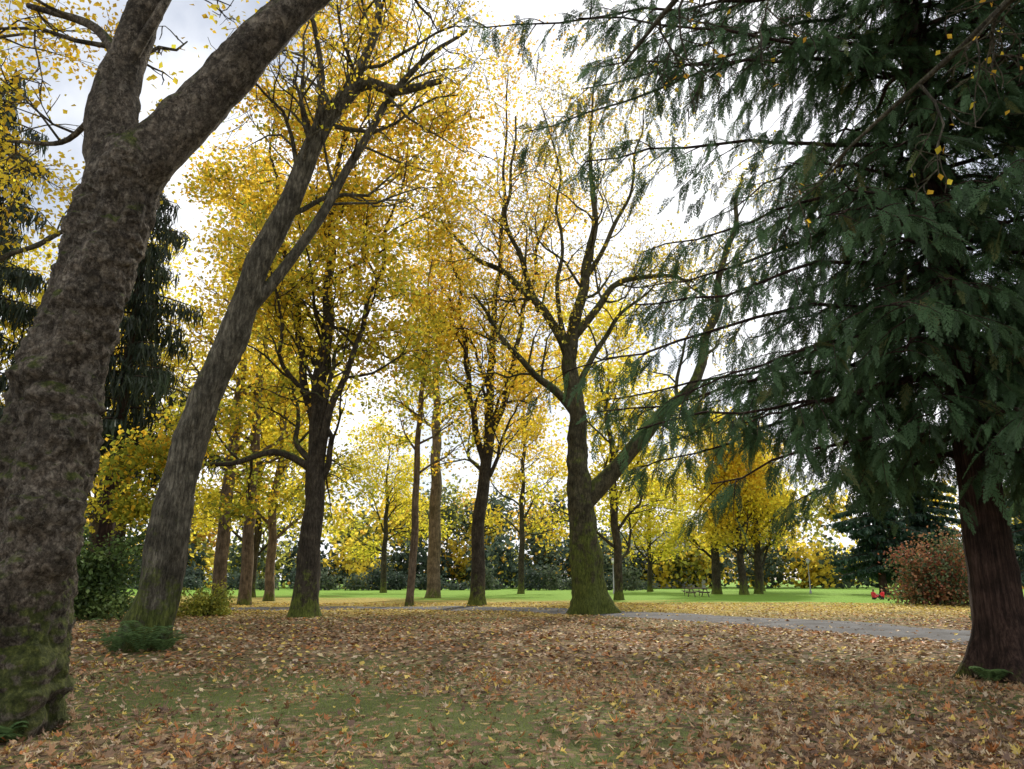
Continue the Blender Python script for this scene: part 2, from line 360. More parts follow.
fy = np.clip((y - 31) / 9, 0, 1) * (rng.random(len(x)) < .7); col = col * (1 - fy[:, None]) + np.array([.64, .48, .11]) * fy[:, None]
add_obj('fallen_leaves', mesh_from('fallen_leaves_far', v, f, col), M_fall)
n = 140000; y = 2.6 + 18 * rng.random(n) ** .8; x = (rng.random(n) * 2 - 1) * (.8 * y + 2)
k = rng.random(n) > cover(x, y) * 1.2; x = x[k]; y = y[k]; n = len(x)
h = rng.uniform(.02, .065, n)[:, None]; th = rng.random(n) * 6.28; wd = np.stack([np.cos(th), np.sin(th), 0 * th], 1) * .0035
bs = np.stack([x, y, gz(x, y)], 1); lean = np.stack([rng.normal(0, .6, n), rng.normal(0, .6, n), np.ones(n)], 1)
v = np.stack([bs - wd, bs + wd, bs + lean * h], 1).reshape(-1, 3)
gc = np.array([.13, .19, .045]) * rng.uniform(.6, 1.5, (n, 1)) + rng.random((n, 1)) * np.array([.09, .06, .02])
add_obj('grass', mesh_from('grass', v, np.arange(n * 3).reshape(-1, 3), gc), leaf_mat('grass_blade', .3))

# ------------------------------------------------------------------ trees
def finish_tree(name, mb, tips, bark, lf=None, leafmat=None):
    root = empty(name, (0, 0, 0))
    add_obj('trunk_and_branches', mb.mesh(name + '_wood'), bark, root)
    if lf is not None:
        add_obj('foliage', mesh_from(name + '_leaves', lf[0], lf[1], lf[2]), leafmat or M_leaf, root)
    return root

def sprout(mb, S, tips, n, t0, L, o, mx=3, lv=1, ang=(40, 70), rk=.5, t1=1.0, up=.1, lentaper=.4):
    k = len(S)
    for c in range(n):
        t = t0 + (t1 - t0) * (c + rng.random()) / n; i = min(int(t * (k - 1)), k - 2)
        pd = norm(S[i + 1, :3] - S[i, :3]); az = c * 2.4 + rng.random() * 1.2
        h = np.array([math.cos(az), math.sin(az), 0]); h = norm(h - pd * np.dot(h, pd)); a = R(rng.uniform(*ang))
        d = pd * math.cos(a) + h * math.sin(a) + np.array([0, 0, up])
        grow(mb, S[i, :3], d, L * rng.uniform(.75, 1.2) * (1 - lentaper * (t - t0) / (1 - t0 + 1e-6)), min(max(S[i, 3] * rk, .02), .16 if L < 8 else .2), lv, mx, tips, o)

O = dict(wig=.18, trop=.05, droop=.9, nch=[0, 7, 5, 4], ratio=.56, flat=.6)

# --- tree A: foreground plane tree, left
mb = MB(); tips = []
ya = 8.8
S = limb(mb, [(-5.55, ya, -.3, .60), (-5.52, ya, .3, .54), (-5.52, ya, 1.4, .47), (-5.56, ya, 3.1, .50), (-5.38, ya, 4.9, .44), (-5.16, ya, 6.1, .44), (-5.08, ya, 6.8, .43), (-4.98, ya, 7.25, .30)], sides=110, n=260, lump=.30, flare=.28, seed=3)
SA = limb(mb, [(-5.2, ya, 6.3, .38), (-4.75, ya, 7.05, .36), (-4.06, ya, 8.0, .30), (-3.1, ya, 9.3, .25), (-2.3, ya + .5, 10.6, .2), (-1.5, ya + 1.2, 12.4, .13), (-1.2, ya + 2, 15, .05)], sides=44, n=100, lump=.22, seed=8, wig=.1)
SB = limb(mb, [(-5.2, ya, 6.5, .35), (-5.36, ya, 7.7, .28), (-5.2, ya, 8.9, .23), (-5.0, ya - .2, 10, .19), (-5.3, ya - .4, 12, .12), (-5.0, ya, 15, .05)], sides=44, n=90, lump=.22, seed=5, wig=.12)
SC = limb(mb, [(-5.3, ya, 7.9, .12), (-5.6, ya + .3, 8.7, .09), (-6.2, ya + .5, 9.5, .065), (-7.3, ya + .6, 9.9, .04)], sides=10, n=20, wig=.15)
SD = limb(mb, [(-5.35, ya + .1, 8.0, .07), (-6.0, ya + .8, 8.4, .055), (-7.0, ya + 1.5, 8.2, .04), (-8.3, ya + 2, 8.5, .02)], sides=8, n=20, wig=.15)
SE = limb(mb, [(-5.2, ya - .1, 8.4, .08), (-4.8, ya - .2, 9.2, .06), (-4.6, ya, 10.2, .045), (-4.0, ya, 11.2, .02)], sides=8, n=20, wig=.15)
o = dict(O, nch=[0, 4, 3, 3], wig=.22)
for Sx in (SA, SB): sprout(mb, Sx, tips, 9, .4, 3.6, o, mx=3, rk=.35)
sprout(mb, SC, tips, 4, .2, 1.8, o, mx=3); sprout(mb, SD, tips, 4, .3, 1.6, o, mx=3); sprout(mb, SE, tips, 4, .3, 1.6, o, mx=3)
finish_tree('plane_tree', mb, tips, M_barkA, leaves_from_tips(tips, 3, .12, .12, YEL))

# --- tree B: leaning grey tree
mb = MB(); tips = []; yb = 18.2
SB1 = limb(mb, [(-8.5, yb, -.3, .58), (-8.45, yb, .3, .52), (-8.25, yb, 2, .45), (-7.97, yb, 4.9, .39), (-7.13, yb, 7.8, .34), (-6.3, yb, 10.6, .29), (-5.35, yb, 13.4, .25), (-4.7, yb, 14.6, .22), (-4.15, yb, 15.1, .18), (-3.2, yb, 14.9, .14), (-2.0, yb, 15.2, .08)], sides=44, n=140, rough=.14, flare=.3, lump=.13, seed=1, wig=.06)
SB2 = limb(mb, [(-7.0, yb, 8.1, .18), (-5.86, yb + .2, 9.9, .14), (-4.6, yb + .4, 12.6, .12), (-3.6, yb + .3, 14.6, .1), (-2.4, yb, 16, .07), (-1.2, yb, 17, .04)], sides=12, wig=.15)
SB3 = limb(mb, [(-4.9, yb, 14.2, .17), (-4.3, yb, 15.6, .14), (-3.9, yb, 17.3, .11), (-4.3, yb, 19.5, .07), (-4, yb, 22, .04)], sides=12, wig=.15)
SB4 = limb(mb, [(-5.6, yb, 12.6, .12), (-5.2, yb - .5, 14.6, .09), (-5.6, yb - .8, 17, .06), (-5.2, yb - 1, 19.5, .03)], sides=8, wig=.15)
o = dict(O, nch=[0, 5, 4, 3], wig=.24, ratio=.6)
sprout(mb, SB1, tips, 12, .62, 4.2, o, rk=.3); sprout(mb, SB2, tips, 10, .35, 3.4, o, rk=.35); sprout(mb, SB3, tips, 10, .2, 5, o, rk=.4); sprout(mb, SB4, tips, 7, .2, 3.6, o)
finish_tree('leaning_maple_tree', mb, tips, M_barkB, leaves_from_tips(tips, 7, .35, .12, YEL))

# --- tree C: yellow maple
mb = MB(); tips = []; yc = 33.5
SC1 = limb(mb, [(-8.95, yc, -.3, .66), (-8.93, yc, .4, .54), (-8.9, yc, 3.2, .46), (-9.0, yc, 7.2, .41), (-8.9, yc, 9.6, .32), (-8.75, yc, 14, .24), (-8.9, yc, 19, .16), (-8.6, yc, 24, .1), (-8.8, yc, 30, .03)], sides=24, flare=.35, rough=.2, lump=.1, n=90, wig=.16, seed=4)
SC2 = limb(mb, [(-9.0, yc, 8.4, .24), (-9.9, yc + .3, 11, .18), (-10.6, yc + .6, 15, .13), (-11.8, yc, 20, .09), (-12.2, yc, 25, .03)], sides=12, wig=.3)
SC3 = limb(mb, [(-8.9, yc, 6.2, .22), (-8.3, yc - .5, 8.6, .18), (-7.2, yc - .8, 12, .13), (-6.2, yc, 17, .09), (-5.2, yc, 23, .03)], sides=12, wig=.3, seed=2)
SC4 = limb(mb, [(-9.0, yc, 6.4, .2), (-10.4, yc - 1, 7.0, .15), (-12.2, yc - 1.5, 6.4, .11), (-14, yc - 2, 6.2, .06), (-15, yc - 2, 4.9, .03)], sides=8, wig=.25)
o = dict(O, wig=.22, nch=[0, 7, 5, 3], ratio=.56)
sprout(mb, SC1, tips, 25, .18, 7.8, o, rk=.4, lentaper=.4); sprout(mb, SC2, tips, 9, .2, 5.2, o); sprout(mb, SC3, tips, 9, .2, 5.2, o); sprout(mb, SC4, tips, 6, .3, 3, o)
finish_tree('maple_tree', mb, tips, M_barkC, leaves_from_tips(tips, 30, .5, .22, YGR, zgrad=(3, 26)))

# --- tree D: orange maple
mb = MB(); tips = []; yd = 47
SD1 = limb(mb, [(-2.1, yd, -.3, .62), (-2.1, yd, .5, .47), (-2.1, yd, 3.9, .40), (-1.75, yd, 8.4, .36), (-1.5, yd, 12.5, .28), (-1.2, yd, 18, .2), (-.6, yd, 27, .12), (-.4, yd, 38, .03)], sides=16, flare=.3, wig=.15, seed=6)
SD2 = limb(mb, [(-1.7, yd, 8.6, .24), (-2.6, yd, 12, .19), (-3.4, yd, 19, .14), (-5.4, yd, 31, .04)], sides=10, wig=.25)
SD3 = limb(mb, [(-1.7, yd, 9.6, .24), (-.5, yd, 13, .19), (1.1, yd, 20, .14), (3.4, yd, 31, .04)], sides=10, wig=.25)
o = dict(O, wig=.22)
sprout(mb, SD1, tips, 20, .18, 7.4, o, lentaper=.25, rk=.4); sprout(mb, SD2, tips, 11, .1, 6.2, o); sprout(mb, SD3, tips, 11, .1, 6.2, o)
finish_tree('maple_tree', mb, tips, M_barkC, leaves_from_tips(tips, 19, .58, .23, ORG, zgrad=(5, 34), keep=lambda p: 1.0 if p[2] < 20 else max(.35, 1 - (p[2] - 20) / 14)))

# --- tree E: mossy almost bare big tree
mb = MB(); tips = []; ye = 36.4
SE1 = limb(mb, [(3.75, ye, -.3, 1.0), (3.72, ye, .35, .82), (3.6, ye, 1.5, .70), (3.5, ye, 3.5, .65), (3.3, ye, 6.2, .55), (3.2, ye, 9.3, .42), (2.95, ye, 12.4, .37), (3.2, ye, 14, .30), (3.8, ye, 17, .23), (4.4, ye, 20, .16), (4.3, ye, 24, .1), (4.8, ye, 30, .03)], sides=40, n=150, flare=.35, lump=.24, rough=.18, wig=.10, seed=7)
br = [
 [(2.95, ye, 12.2, .26), (2.3, ye, 14, .23), (1, ye, 15.6, .2), (-.3, ye, 17.0, .16), (-2.4, ye, 18.4, .1), (-3.6, ye, 20.4, .04)],
 [(1.4, ye, 15, .15), (.6, ye, 17.5, .13), (-.2, ye, 20.5, .1), (.2, ye, 26.5, .05)],
 [(3.1, ye, 9.6, .22), (2.2, ye - .5, 10.6, .19), (.8, ye - 1, 11.6, .16), (-.9, ye - 1, 13.8, .11), (-1.8, ye - 1, 15.5, .05)],
 [(3.4, ye, 5.2, .50), (4.4, ye, 6.1, .42), (5.6, ye - .3, 7.5, .35), (6.8, ye - .5, 8.8, .30), (9.2, ye - .5, 11.4, .25), (10.4, ye, 15, .2), (11.6, ye, 19, .14), (12.6, ye, 23, .07)],
 [(3.2, ye, 13.6, .22), (4.4, ye, 15.2, .18), (5.6, ye, 16.6, .14), (7.6, ye, 16.8, .1), (9.6, ye, 16.4, .04)],
 [(3.3, ye, 11, .17), (4.6, ye + .6, 13.4, .13), (6.0, ye + 1, 15.4, .09), (8, ye + 1, 17, .04)],
 [(3.7, ye, 16.6, .16), (4.9, ye, 18.6, .12), (6.4, ye, 22, .08), (7.5, ye, 27, .03)],
 [(2.95, ye, 12.6, .16), (2.4, ye, 15.6, .12), (2.6, ye, 20, .08), (1.8, ye, 27, .03)]]
o = dict(O, nch=[0, 5, 4, 3], wig=.26, trop=.08, ratio=.6)
sprout(mb, SE1, tips, 12, .5, 5.0, o, rk=.35)
for q, P in enumerate(br):
    S = limb(mb, P, sides=12, rough=.25, wig=.3, seed=q * 2.7); sprout(mb, S, tips, 9, .25, 4.2, o, rk=.4)
finish_tree('mossy_maple_tree', mb, tips, M_barkE, leaves_from_tips(tips, 9, .6, .16, [(.5, .46, .09), (.66, .54, .07), (.72, .52, .07)]))

# --- generic broadleaf
def broadleaf(name, x, y, h, r, zb, tr, pal, bark, per=26, size=.3, limbs=20, lean=(0, 0), spread=.7, nch=(0, 6, 5, 3), mx=3, lt=.45, zg=True, keep=None):
    mb = MB(); tips = []
    P = [(x, y, -.3, tr * 1.3), (x, y, .5, tr)]
    for k in range(1, 7):
        t = k / 6; P.append((x + lean[0] * t + rng.normal(0, .3) * t, y + lean[1] * t + rng.normal(0, .18), .5 + (h - .5) * t, tr * (1 - t) ** .8 + .02))
    S = limb(mb, P, sides=12, flare=.25, seed=x, wig=.14)
    sprout(mb, S, tips, limbs, zb / h, r * .95, dict(O, nch=list(nch)), mx=mx, rk=.45, lentaper=lt)
    lf = leaves_from_tips(tips, per, spread, size, pal, zgrad=(zb, h) if zg else None, keep=keep) if per else None
    return finish_tree(name, mb, tips, bark, lf)

DY = [(0.58, 0.53, 0.06), (0.80, 0.65, 0.065), (0.88, 0.70, 0.07)]
broadleaf('maple_tree', -15.5, 17, 19, 6.5, 8, .4, YEL, M_barkB, per=26, size=.15, spread=.45)
for (x, y, h, r, zb, tr, pal, per, lx) in [
    (-17.8, 47, 28, 6.5, 7, .42, YEL, 20, .4), (-16.9, 49, 29, 6, 9, .40, YGR, 12, -.3), (-17.9, 57, 22, 6.5, 4.5, .36, DY, 22, 0),
    (-26, 50, 23, 7.5, 2.8, .45, DY, 24, .5), (-34, 62, 24, 8, 4, .5, YEL, 20, 0), (-23, 68, 20, 8, 2.0, .4, DY, 24, 0), (-26, 38, 17, 6.5, 3.0, .35, DY, 22, .6),
    (-6.2, 47, 24, 3.8, 8, .24, YGR, 12, .9), (-15, 90, 18, 7, 4, .36, DY, 20, 0),
    (8.3, 60, 22, 8, 2.8, .34, DY, 26, -.4), (1.0, 84, 24, 8, 5, .34, YEL, 22, .4), (17.5, 98, 14, 7.5, 2.4, .34, DY, 26, .4),
    (22, 83, 18, 7.5, 2.8, .5, DY, 26, .3), (24.0, 80, 14, 6, 3.2, .42, YEL, 22, -.2), (26.8, 84, 15, 7, 3.0, .42, DY, 24, .5), (33.5, 104, 19, 8.5, 3.0, .5, YEL, 22, 0)]:
    broadleaf('maple_tree', x, y, h, r, zb, tr, pal, M_barkBr if y in (47, 49, 57) else M_barkC, per=per, size=.33 if y > 55 else .26, limbs=18, nch=(0, 6, 4, 3), lean=(lx, 0))
broadleaf('redwood_tree', -6.7, 66, 32, 4.5, 14, .60, YGR, M_barkBr, per=9, size=.3, limbs=16)
# tree standing behind-right of the viewpoint, its bare limbs reach over
mb = MB(); tips = []
limb(mb, [(7.2, -2.5, -.3, .5), (7.1, -2.4, .5, .42), (6.9, -1.8, 5, .36), (6.2, -.5, 8, .3), (5.9, 0, 11, .2), (6, 0, 15, .05)], sides=16)
o = dict(O, nch=[0, 6, 4, 3], wig=.22, trop=-.02)
for P in ([(6.4, -1, 7.2, .2), (5.6, 2, 8.8, .12), (4.3, 5, 9.3, .08), (2.8, 7, 9.0, .05), (1.5, 8.6, 8.3, .015)],
          [(6.5, -1, 6.8, .18), (6.7, 2.5, 8.2, .11), (6.2, 5.4, 8.3, .065), (5.2, 7.6, 7.6, .035), (4.4, 9, 7.0, .012)],
          [(6.5, -1, 6.0, .15), (7.6, 2.5, 7.0, .09), (7.0, 5, 7.2, .05), (6.0, 7, 6.6, .015)]):
    S = limb(mb, P, sides=8, wig=.2); sprout(mb, S, tips, 9, .4, 2.0, o, rk=.35)
finish_tree('maple_tree', mb, tips, M_barkB, leaves_from_tips(tips, .35, .02, .09, ORG))

# --- weeping dark conifers
def conifer(name, x, y, h, r, zb, tr, col, hang=1.1, nb=90, dens=60, width=.09):
    mb = MB(); C = []
    S = limb(mb, [(x, y, -.3, tr * 1.3), (x, y, .6, tr), (x, y, h * .5, tr * .6), (x, y, h, .03)], sides=12, flare=.25)
    for k in range(nb):
        t = (k + rng.random()) / nb; z = zb + (h - zb) * t; Lb = r * (1 - t) ** .7 * rng.uniform(.35, 1.35) + .3; az = k * 2.4 + rng.random()
        n = 7; u = np.linspace(0, 1, n)[:, None]; hd = np.array([math.cos(az), math.sin(az), 0])
        p = np.array([x, y, z]) + hd * Lb * u + np.array([0, 0, 1]) * Lb * (.12 * u - .38 * u ** 2 + .12 * u ** 4)
        mb.tube(p, np.linspace(.07, .015, n), 4)
        m = int(dens * Lb / 2); tt = rng.random(m) ** .7 * (n - 1); i = np.minimum(tt.astype(int), n - 2); f = (tt - i)[:, None]
        q = p[i] * (1 - f) + p[i + 1] * f; side = np.array([-hd[1], hd[0], 0]); q = q + side * rng.normal(0, .12, (m, 1)) * Lb
        C.append(q)
    C = np.concatenate(C); n = len(C); Lh = rng.uniform(.2, 1, (n, 1)) * hang
    th = rng.random(n) * 6.28; wd = np.stack([np.cos(th), np.sin(th), 0 * th], 1) * width * rng.uniform(.5, 1.3, (n, 1))
    mid = C + np.stack([rng.normal(0, .12, n), rng.normal(0, .12, n), -Lh[:, 0] * .45], 1); tip = C + np.stack([rng.normal(0, .2, n), rng.normal(0, .2, n), -Lh[:, 0]], 1)
    v = np.stack([C, mid - wd, tip, mid + wd], 1).reshape(-1, 3)
    col = np.array(col) * rng.uniform(.5, 1.5, (n, 1))
    return finish_tree(name, mb, [], M_barkR, (v, np.arange(n * 4).reshape(-1, 4), col), M_green)
conifer('weeping_conifer_tree', -25.5, 33, 27, 5, 5, .5, (.035, .052, .03), hang=1.5, nb=80, dens=120, width=.05)
conifer('weeping_conifer_tree', -19.3, 36, 23, 4.4, 7, .4, (.035, .052, .03), hang=1.6, nb=62, dens=110, width=.05)
conifer('fir_tree', 38, 79, 19, 4.6, 2.2, .4, (.03, .065, .04), hang=.8, nb=90, dens=110, width=.15)
conifer('fir_tree', 44.5, 82, 21, 5, 2.2, .4, (.03, .065, .04), hang=.8, nb=100, dens=110, width=.15)
conifer('fir_tree', 40, 56, 21, 5, 1.5, .4, (.03, .06, .04), hang=.7, nb=90, dens=100, width=.13)

# --- foreground western red cedar
def spray_template():
    tris = []
    def tri(p, d, l, w):
        d = np.array(d) / np.linalg.norm(d); q = np.array([-d[1], d[0]]); p = np.array(p)
        tris.append([p - q * w * .6, p + q * w * .6, p + d * l])
    tri((0, 0), (1, 0), 1, .028)
    for k in range(8):
        t = .05 + k * .117
        for s in (-1, 1):
            l = (.40 * (1 - t) ** .75 + .05) * rng.uniform(.7, 1.15); a = R(rng.uniform(30, 50)); d = np.array([math.cos(a), s * math.sin(a)]); p = np.array([t + (.05 if s > 0 else 0), 0])
            tri(p, d, l, .038)
            for u in (.35, .68):
                for s2 in (-1, 1):
                    a2 = a * s + s2 * R(34); tri(p + d * l * u, (math.cos(a2), math.sin(a2)), l * .38 * (1.15 - u) + .045, .036)
    return np.array(tris)
TT = [spray_template() for _ in range(5)]
mb = MB(); cx, cy = 8.25, 13.2
limb(mb, [(8.2, cy, -.3, .60), (8.22, cy, .25, .48), (8.24, cy, 1.2, .39), (8.27, cy, 3.5, .34), (8.3, cy, 10, .27), (8.3, cy, 18, .16), (8.3, cy, 27, .03)], sides=56, n=130, flare=.5, rough=.1, lump=.1, seed=2)
SP = []; SDir = []; SS = []
BR = []
for k in range(112):
    t = (k + rng.random()) / 112; z = 3.5 + 22 * t ** 1.15
    L0 = np.interp(z, [3.4, 5, 8, 13, 20, 26], [4.4, 5.9, 7.0, 7.0, 4.5, 1]) * rng.uniform(.6, 1.1); az = k * 2.39996 + rng.normal(0, .3)
    if math.sin(az) < -.5: L0 *= .76
    BR.append((z, az, L0))
for k in range(62):
    t = (k + rng.random()) / 62; z = 3.4 + 10.5 * t; BR.append((z, k * 2.39996 + rng.normal(0, .3), rng.uniform(1.8, 3.8)))
for k in range(44):   # dense inner growth on the open (south) side
    BR.append((3.5 + 9.5 * (k + rng.random()) / 44, -math.pi / 2 + rng.uniform(-1.2, 1.0), rng.uniform(1.6, 3.6)))
for (z, az, L0) in [(13.5, 3.25, 8.6), (14.4, 3.5, 8.4), (12.6, 3.0, 8.2), (15.2, 3.3, 8.2), (11.6, 3.6, 8.0), (6.4, 3.3, 7.0), (5.6, 3.1, 6.6), (7.2, 3.45, 6.6), (6.0, 3.5, 6.2), (5.2, 3.3, 5.6)]: BR.append((z, az, L0))
for (z, az, Lb) in BR:
    hd = np.array([math.cos(az), math.sin(az), 0]); n = 12; u = np.linspace(0, 1, n)[:, None]
    p = np.array([cx, cy, z]) + hd * Lb * u + np.array([0, 0, 1]) * Lb * (.10 * u - .46 * u ** 2 + .20 * u ** 3.5)
    p[1:] += np.cumsum(rng.normal(0, .07, (n - 1, 3)), 0)
    mb.tube(p, np.linspace(.05, .012, n), 6)
    ns = int(Lb * 3.1)
    for s in range(ns):
        tt = .10 + .90 * (s + rng.random()) / ns; i = min(int(tt * (n - 1)), n - 2); q = p[i] + (p[i + 1] - p[i]) * (tt * (n - 1) - i)
        sd = 1 if s % 2 else -1; side = np.array([-hd[1], hd[0], 0]) * sd
        d = norm(hd * .8 + side * 1.0 + np.array([0, 0, -.2]) + rng.normal(0, .2, 3)); l2 = (1.5 * (1.15 - tt) + .45) * rng.uniform(.45, 1.25); m2 = 6
        u2 = np.linspace(0, 1, m2)[:, None]; pp = q + d * l2 * u2 + np.array([0, 0, -1]) * l2 * .4 * u2 ** 2
        mb.tube(pp, np.linspace(.014, .004, m2), 3)
        for w in range(int(l2 * 6.6) + 2):
            t3 = .1 + .9 * rng.random(); jj = min(int(t3 * (m2 - 1)), m2 - 2); base = pp[jj] + (pp[jj + 1] - pp[jj]) * (t3 * (m2 - 1) - jj)
            lat = np.cross(d, [0, 0, 1]) * rng.choice([-1, 1])
            SP.append(base); SDir.append(norm(d * .6 + lat * .55 + np.array([0, 0, -rng.uniform(.2, 1.4)]) + rng.normal(0, .25, 3))); SS.append(rng.uniform(.2, .5))
SP = np.array(SP); SDir = np.array(SDir); SS = np.array(SS)
VV = []; CC = []
grp = rng.integers(0, 5, len(SP))
for g in range(5):
    k = grp == g; P0, A, s = SP[k], SDir[k], SS[k]; n = len(P0)
    B = norm(np.cross(A, rng.normal(0, .8, (n, 3)) + np.array([0, 0, 1.0]))); Cn = np.cross(A, B)
    T3 = TT[g].reshape(-1, 2); x = T3[:, 0][None, :, None]; y = T3[:, 1][None, :, None] * rng.uniform(.6, 1.05, n)[:, None, None]
    dz = -(.30 * x ** 2)
    v = P0[:, None] + (A[:, None] * x + B[:, None] * y + Cn[:, None] * (-.35 * np.abs(y))) * s[:, None, None]; v[..., 2] += (dz * s[:, None, None])[..., 0]
    VV.append(v.reshape(-1, 3)); base = np.array([.066, .122, .052]) * rng.uniform(.45, 1.5, (n, 1)) + (rng.random((n, 1)) < .05) * np.array([.08, .05, .01])
    CC.append(np.repeat(base, len(TT[g]), 0))
VV = np.concatenate(VV); CC = np.concatenate(CC)
finish_tree('red_cedar_tree', mb, [], M_barkR, (VV, np.arange(len(VV)).reshape(-1, 3), CC), M_cedar)

# ------------------------------------------------------------------ shrubs & far trees
def blob_leaves(blobs, n, size, pal, shell=.55):
    C = []; K = []; pal = np.asarray(pal); w = np.array([b[3] * b[4] * b[5] for b in blobs]) ** .7; w /= w.sum()
    for b, q in zip(blobs, w):
        m = int(n * q) + 1; d = norm(rng.normal(0, 1, (m, 3))); rr = (shell + (1 - shell) * rng.random((m, 1))) * (1 + .12 * rng.normal(size=(m, 1)))
        lob = 1 + .22 * np.sin(d[:, :1] * 5 + b[0]) * np.sin(d[:, 1:2] * 6 + b[1]) + .15 * np.sin(d[:, 2:] * 9 + b[0])
        p = np.array(b[:3]) + d * rr * lob * np.array(b[3:6]); C.append(p)
        ci = rng.integers(len(pal)) if len(b) < 7 else b[6]
        K.append(pal[np.where(rng.random(m) < .85, ci, rng.integers(0, len(pal), m))] * rng.uniform(.6, 1.35, (m, 1)))
    C = np.concatenate(C); K = np.concatenate(K); ok = C[:, 2] > .03; v, f = leaf_quads(C[ok], size); return v, f, K[ok]

def shrub(name, x, y, w, h, n, size, pal, mat=M_green, stems=14):
    mb = MB(); bl = []
    for k in range(stems):
        a = rng.random() * 6.28; rr = w * .5 * math.sqrt(rng.random()) * .85; ex, ey = x + math.cos(a) * rr, y + math.sin(a) * rr * .8; ez = h * rng.uniform(.35, .95) * (1 - .45 * (rr / (w * .5)) ** 2)
        mb.tube(resample([(x + rng.normal(0, .15), y + rng.normal(0, .15), -.05), ((x + ex) / 2, (y + ey) / 2, ez * .6), (ex, ey, ez)], 7), np.linspace(.04, .01, 7), 5)
        bl.append((ex, ey, ez * .85, w * .17, w * .16, h * .16)); bl.append(((x + ex) / 2, (y + ey) / 2, ez * .5, w * .22, w * .2, h * .24)); bl.append((ex, ey, h * .12, w * .17, w * .2, h * .16))
    v, f, c = blob_leaves(bl, n, size, pal, .3); finish_tree(name, mb, [], M_barkC, (v, f, c), mat)
GR = [(.07, .12, .035), (.11, .18, .045), (.16, .23, .06)]
shrub('rhododendron_bush', -16.8, 31, 5.0, 4.6, 12000, .17, GR)
shrub('rhododendron_bush', -21.5, 30, 5.0, 5, 9000, .17, GR)
shrub('laurel_bush', -13.4, 34, 2.4, 1.9, 3600, .12, [(.4, .38, .05), (.26, .3, .05)])
shrub('azalea_bush', 26.6, 48, 6.0, 6.0, 12000, .19, [(.26, .09, .05), (.10, .13, .05), (.30, .15, .07), (.07, .10, .04)], stems=24)
shrub('laurel_bush', 17.5, 27, 3.2, 1.4, 4000, .12, GR)
shrub('laurel_bush', -27, 46, 6, 3, 6000, .2, GR)

def fern(x, y, n=16, L=.9):
    V = []; F = []; c0 = 0
    for k in range(n):
        az = k / n * 6.28 + rng.normal(0, .2); hd = np.array([math.cos(az), math.sin(az), 0]); sd = np.array([-hd[1], hd[0], 0]); l = L * rng.uniform(.7, 1.1); st = rng.uniform(1.3, 2.4)
        for s in range(18):
            t = .06 + s / 18 * .9; p = np.array([x, y, .02]) + hd * l * t * .75 + np.array([0, 0, l * st * .75 * (t - .68 * t * t)]); w = .16 * math.sin(math.pi * min(t * .9 + .1, 1)) + .02
            for q in (-1, 1):
                V += [p - hd * .014, p + sd * q * w * .5 + hd * .03, p + sd * q * w + hd * .03 - np.array([0, 0, .03]), p + hd * .02]
                F.append((c0, c0 + 1, c0 + 2, c0 + 3)); c0 += 4
    V = np.array(V); add_obj('sword_fern', mesh_from('sword_fern', V, F, np.array([.12, .20, .07]) * rng.uniform(.6, 1.5, (len(F), 1))), M_green)
fern(-8.15, 17.35, 22, 1.15); fern(-8.8, 17.4, 16, 1.0); fern(-7.8, 17.6, 12, .7)
fern(7.65, 12.7, 9, .4); fern(-5.15, 8.15, 8, .3)

bl = []; palF = [(.055, .08, .06), (.08, .11, .08), (.11, .14, .085), (.76, .60, .08), (.62, .38, .07), (.42, .42, .09)]  # far greens lightened towards blue, distance haze put into the leaf colour
for k in range(200):
    x = -150 + 300 * (k + rng.random()) / 200; y = rng.uniform(126, 152); hh = rng.uniform(2.5, 6.5)
    ci = int(rng.choice(6, p=[.2, .28, .2, .16, .04, .12])); bl.append((x, y, hh * .8, rng.uniform(3, 6), 3.5, hh, ci))
for k in range(110):
    x = rng.uniform(-150, 150); y = rng.uniform(138, 165); g = 10 < x < 40
    bl.append((x, y, rng.uniform(8, 16) * (.6 if g else 1), rng.uniform(3, 6), 4, rng.uniform(4, 8) * (.6 if g else 1), int(rng.choice(6, p=[.12, .16, .2, .28, .06, .18]))))
v, f, c = blob_leaves(bl, 110000, .95, palF, .3); add_obj('distant_trees', mesh_from('distant_trees', v, f, c), M_leaf)
bl = []
for k in range(46):
    x = -75 + k * 2.1 + rng.normal(0, 1)
    if rng.random() < .3: continue
    hh = rng.uniform(.8, 2.8); bl.append((x, 112 + rng.normal(0, 3) + abs(x) * .02, hh * .5, 2.1, 1.4, hh, int(rng.integers(3))))
v, f, c = blob_leaves(bl, 22000, .42, palF[:3], .4); add_obj('hedge', mesh_from('hedge', v, f, c), M_green)

# ------------------------------------------------------------------ built things
import bmesh
def box(name, parent, c, s, mat, bev=.0):
    bm = bmesh.new(); bmesh.ops.create_cube(bm, size=1); bmesh.ops.scale(bm, vec=s, verts=bm.verts)
    if bev: bmesh.ops.bevel(bm, geom=bm.edges[:], offset=bev, segments=2, affect='EDGES')
    me = bpy.data.meshes.new(name); bm.to_mesh(me); bm.free(); return add_obj(name, me, mat, parent, c)
M_white = flat_mat('white_render', (.78, .80, .84), .7, .05, .5); M_glass = flat_mat('window_glass', (.25, .28, .33), .2, .3, .4); M_roof = flat_mat('grey_roof', (.35, .36, .38), .8)
M_trim = flat_mat('trim', (.6, .62, .65), .6); M_wood = flat_mat('weathered_wood', (.13, .10, .075), .8, .3, 12); M_metal = flat_mat('lamp_metal', (.35, .36, .37), .4, .1, 3, .3); M_lampg = flat_mat('lamp_glass', (.75, .75, .72), .3, .05)
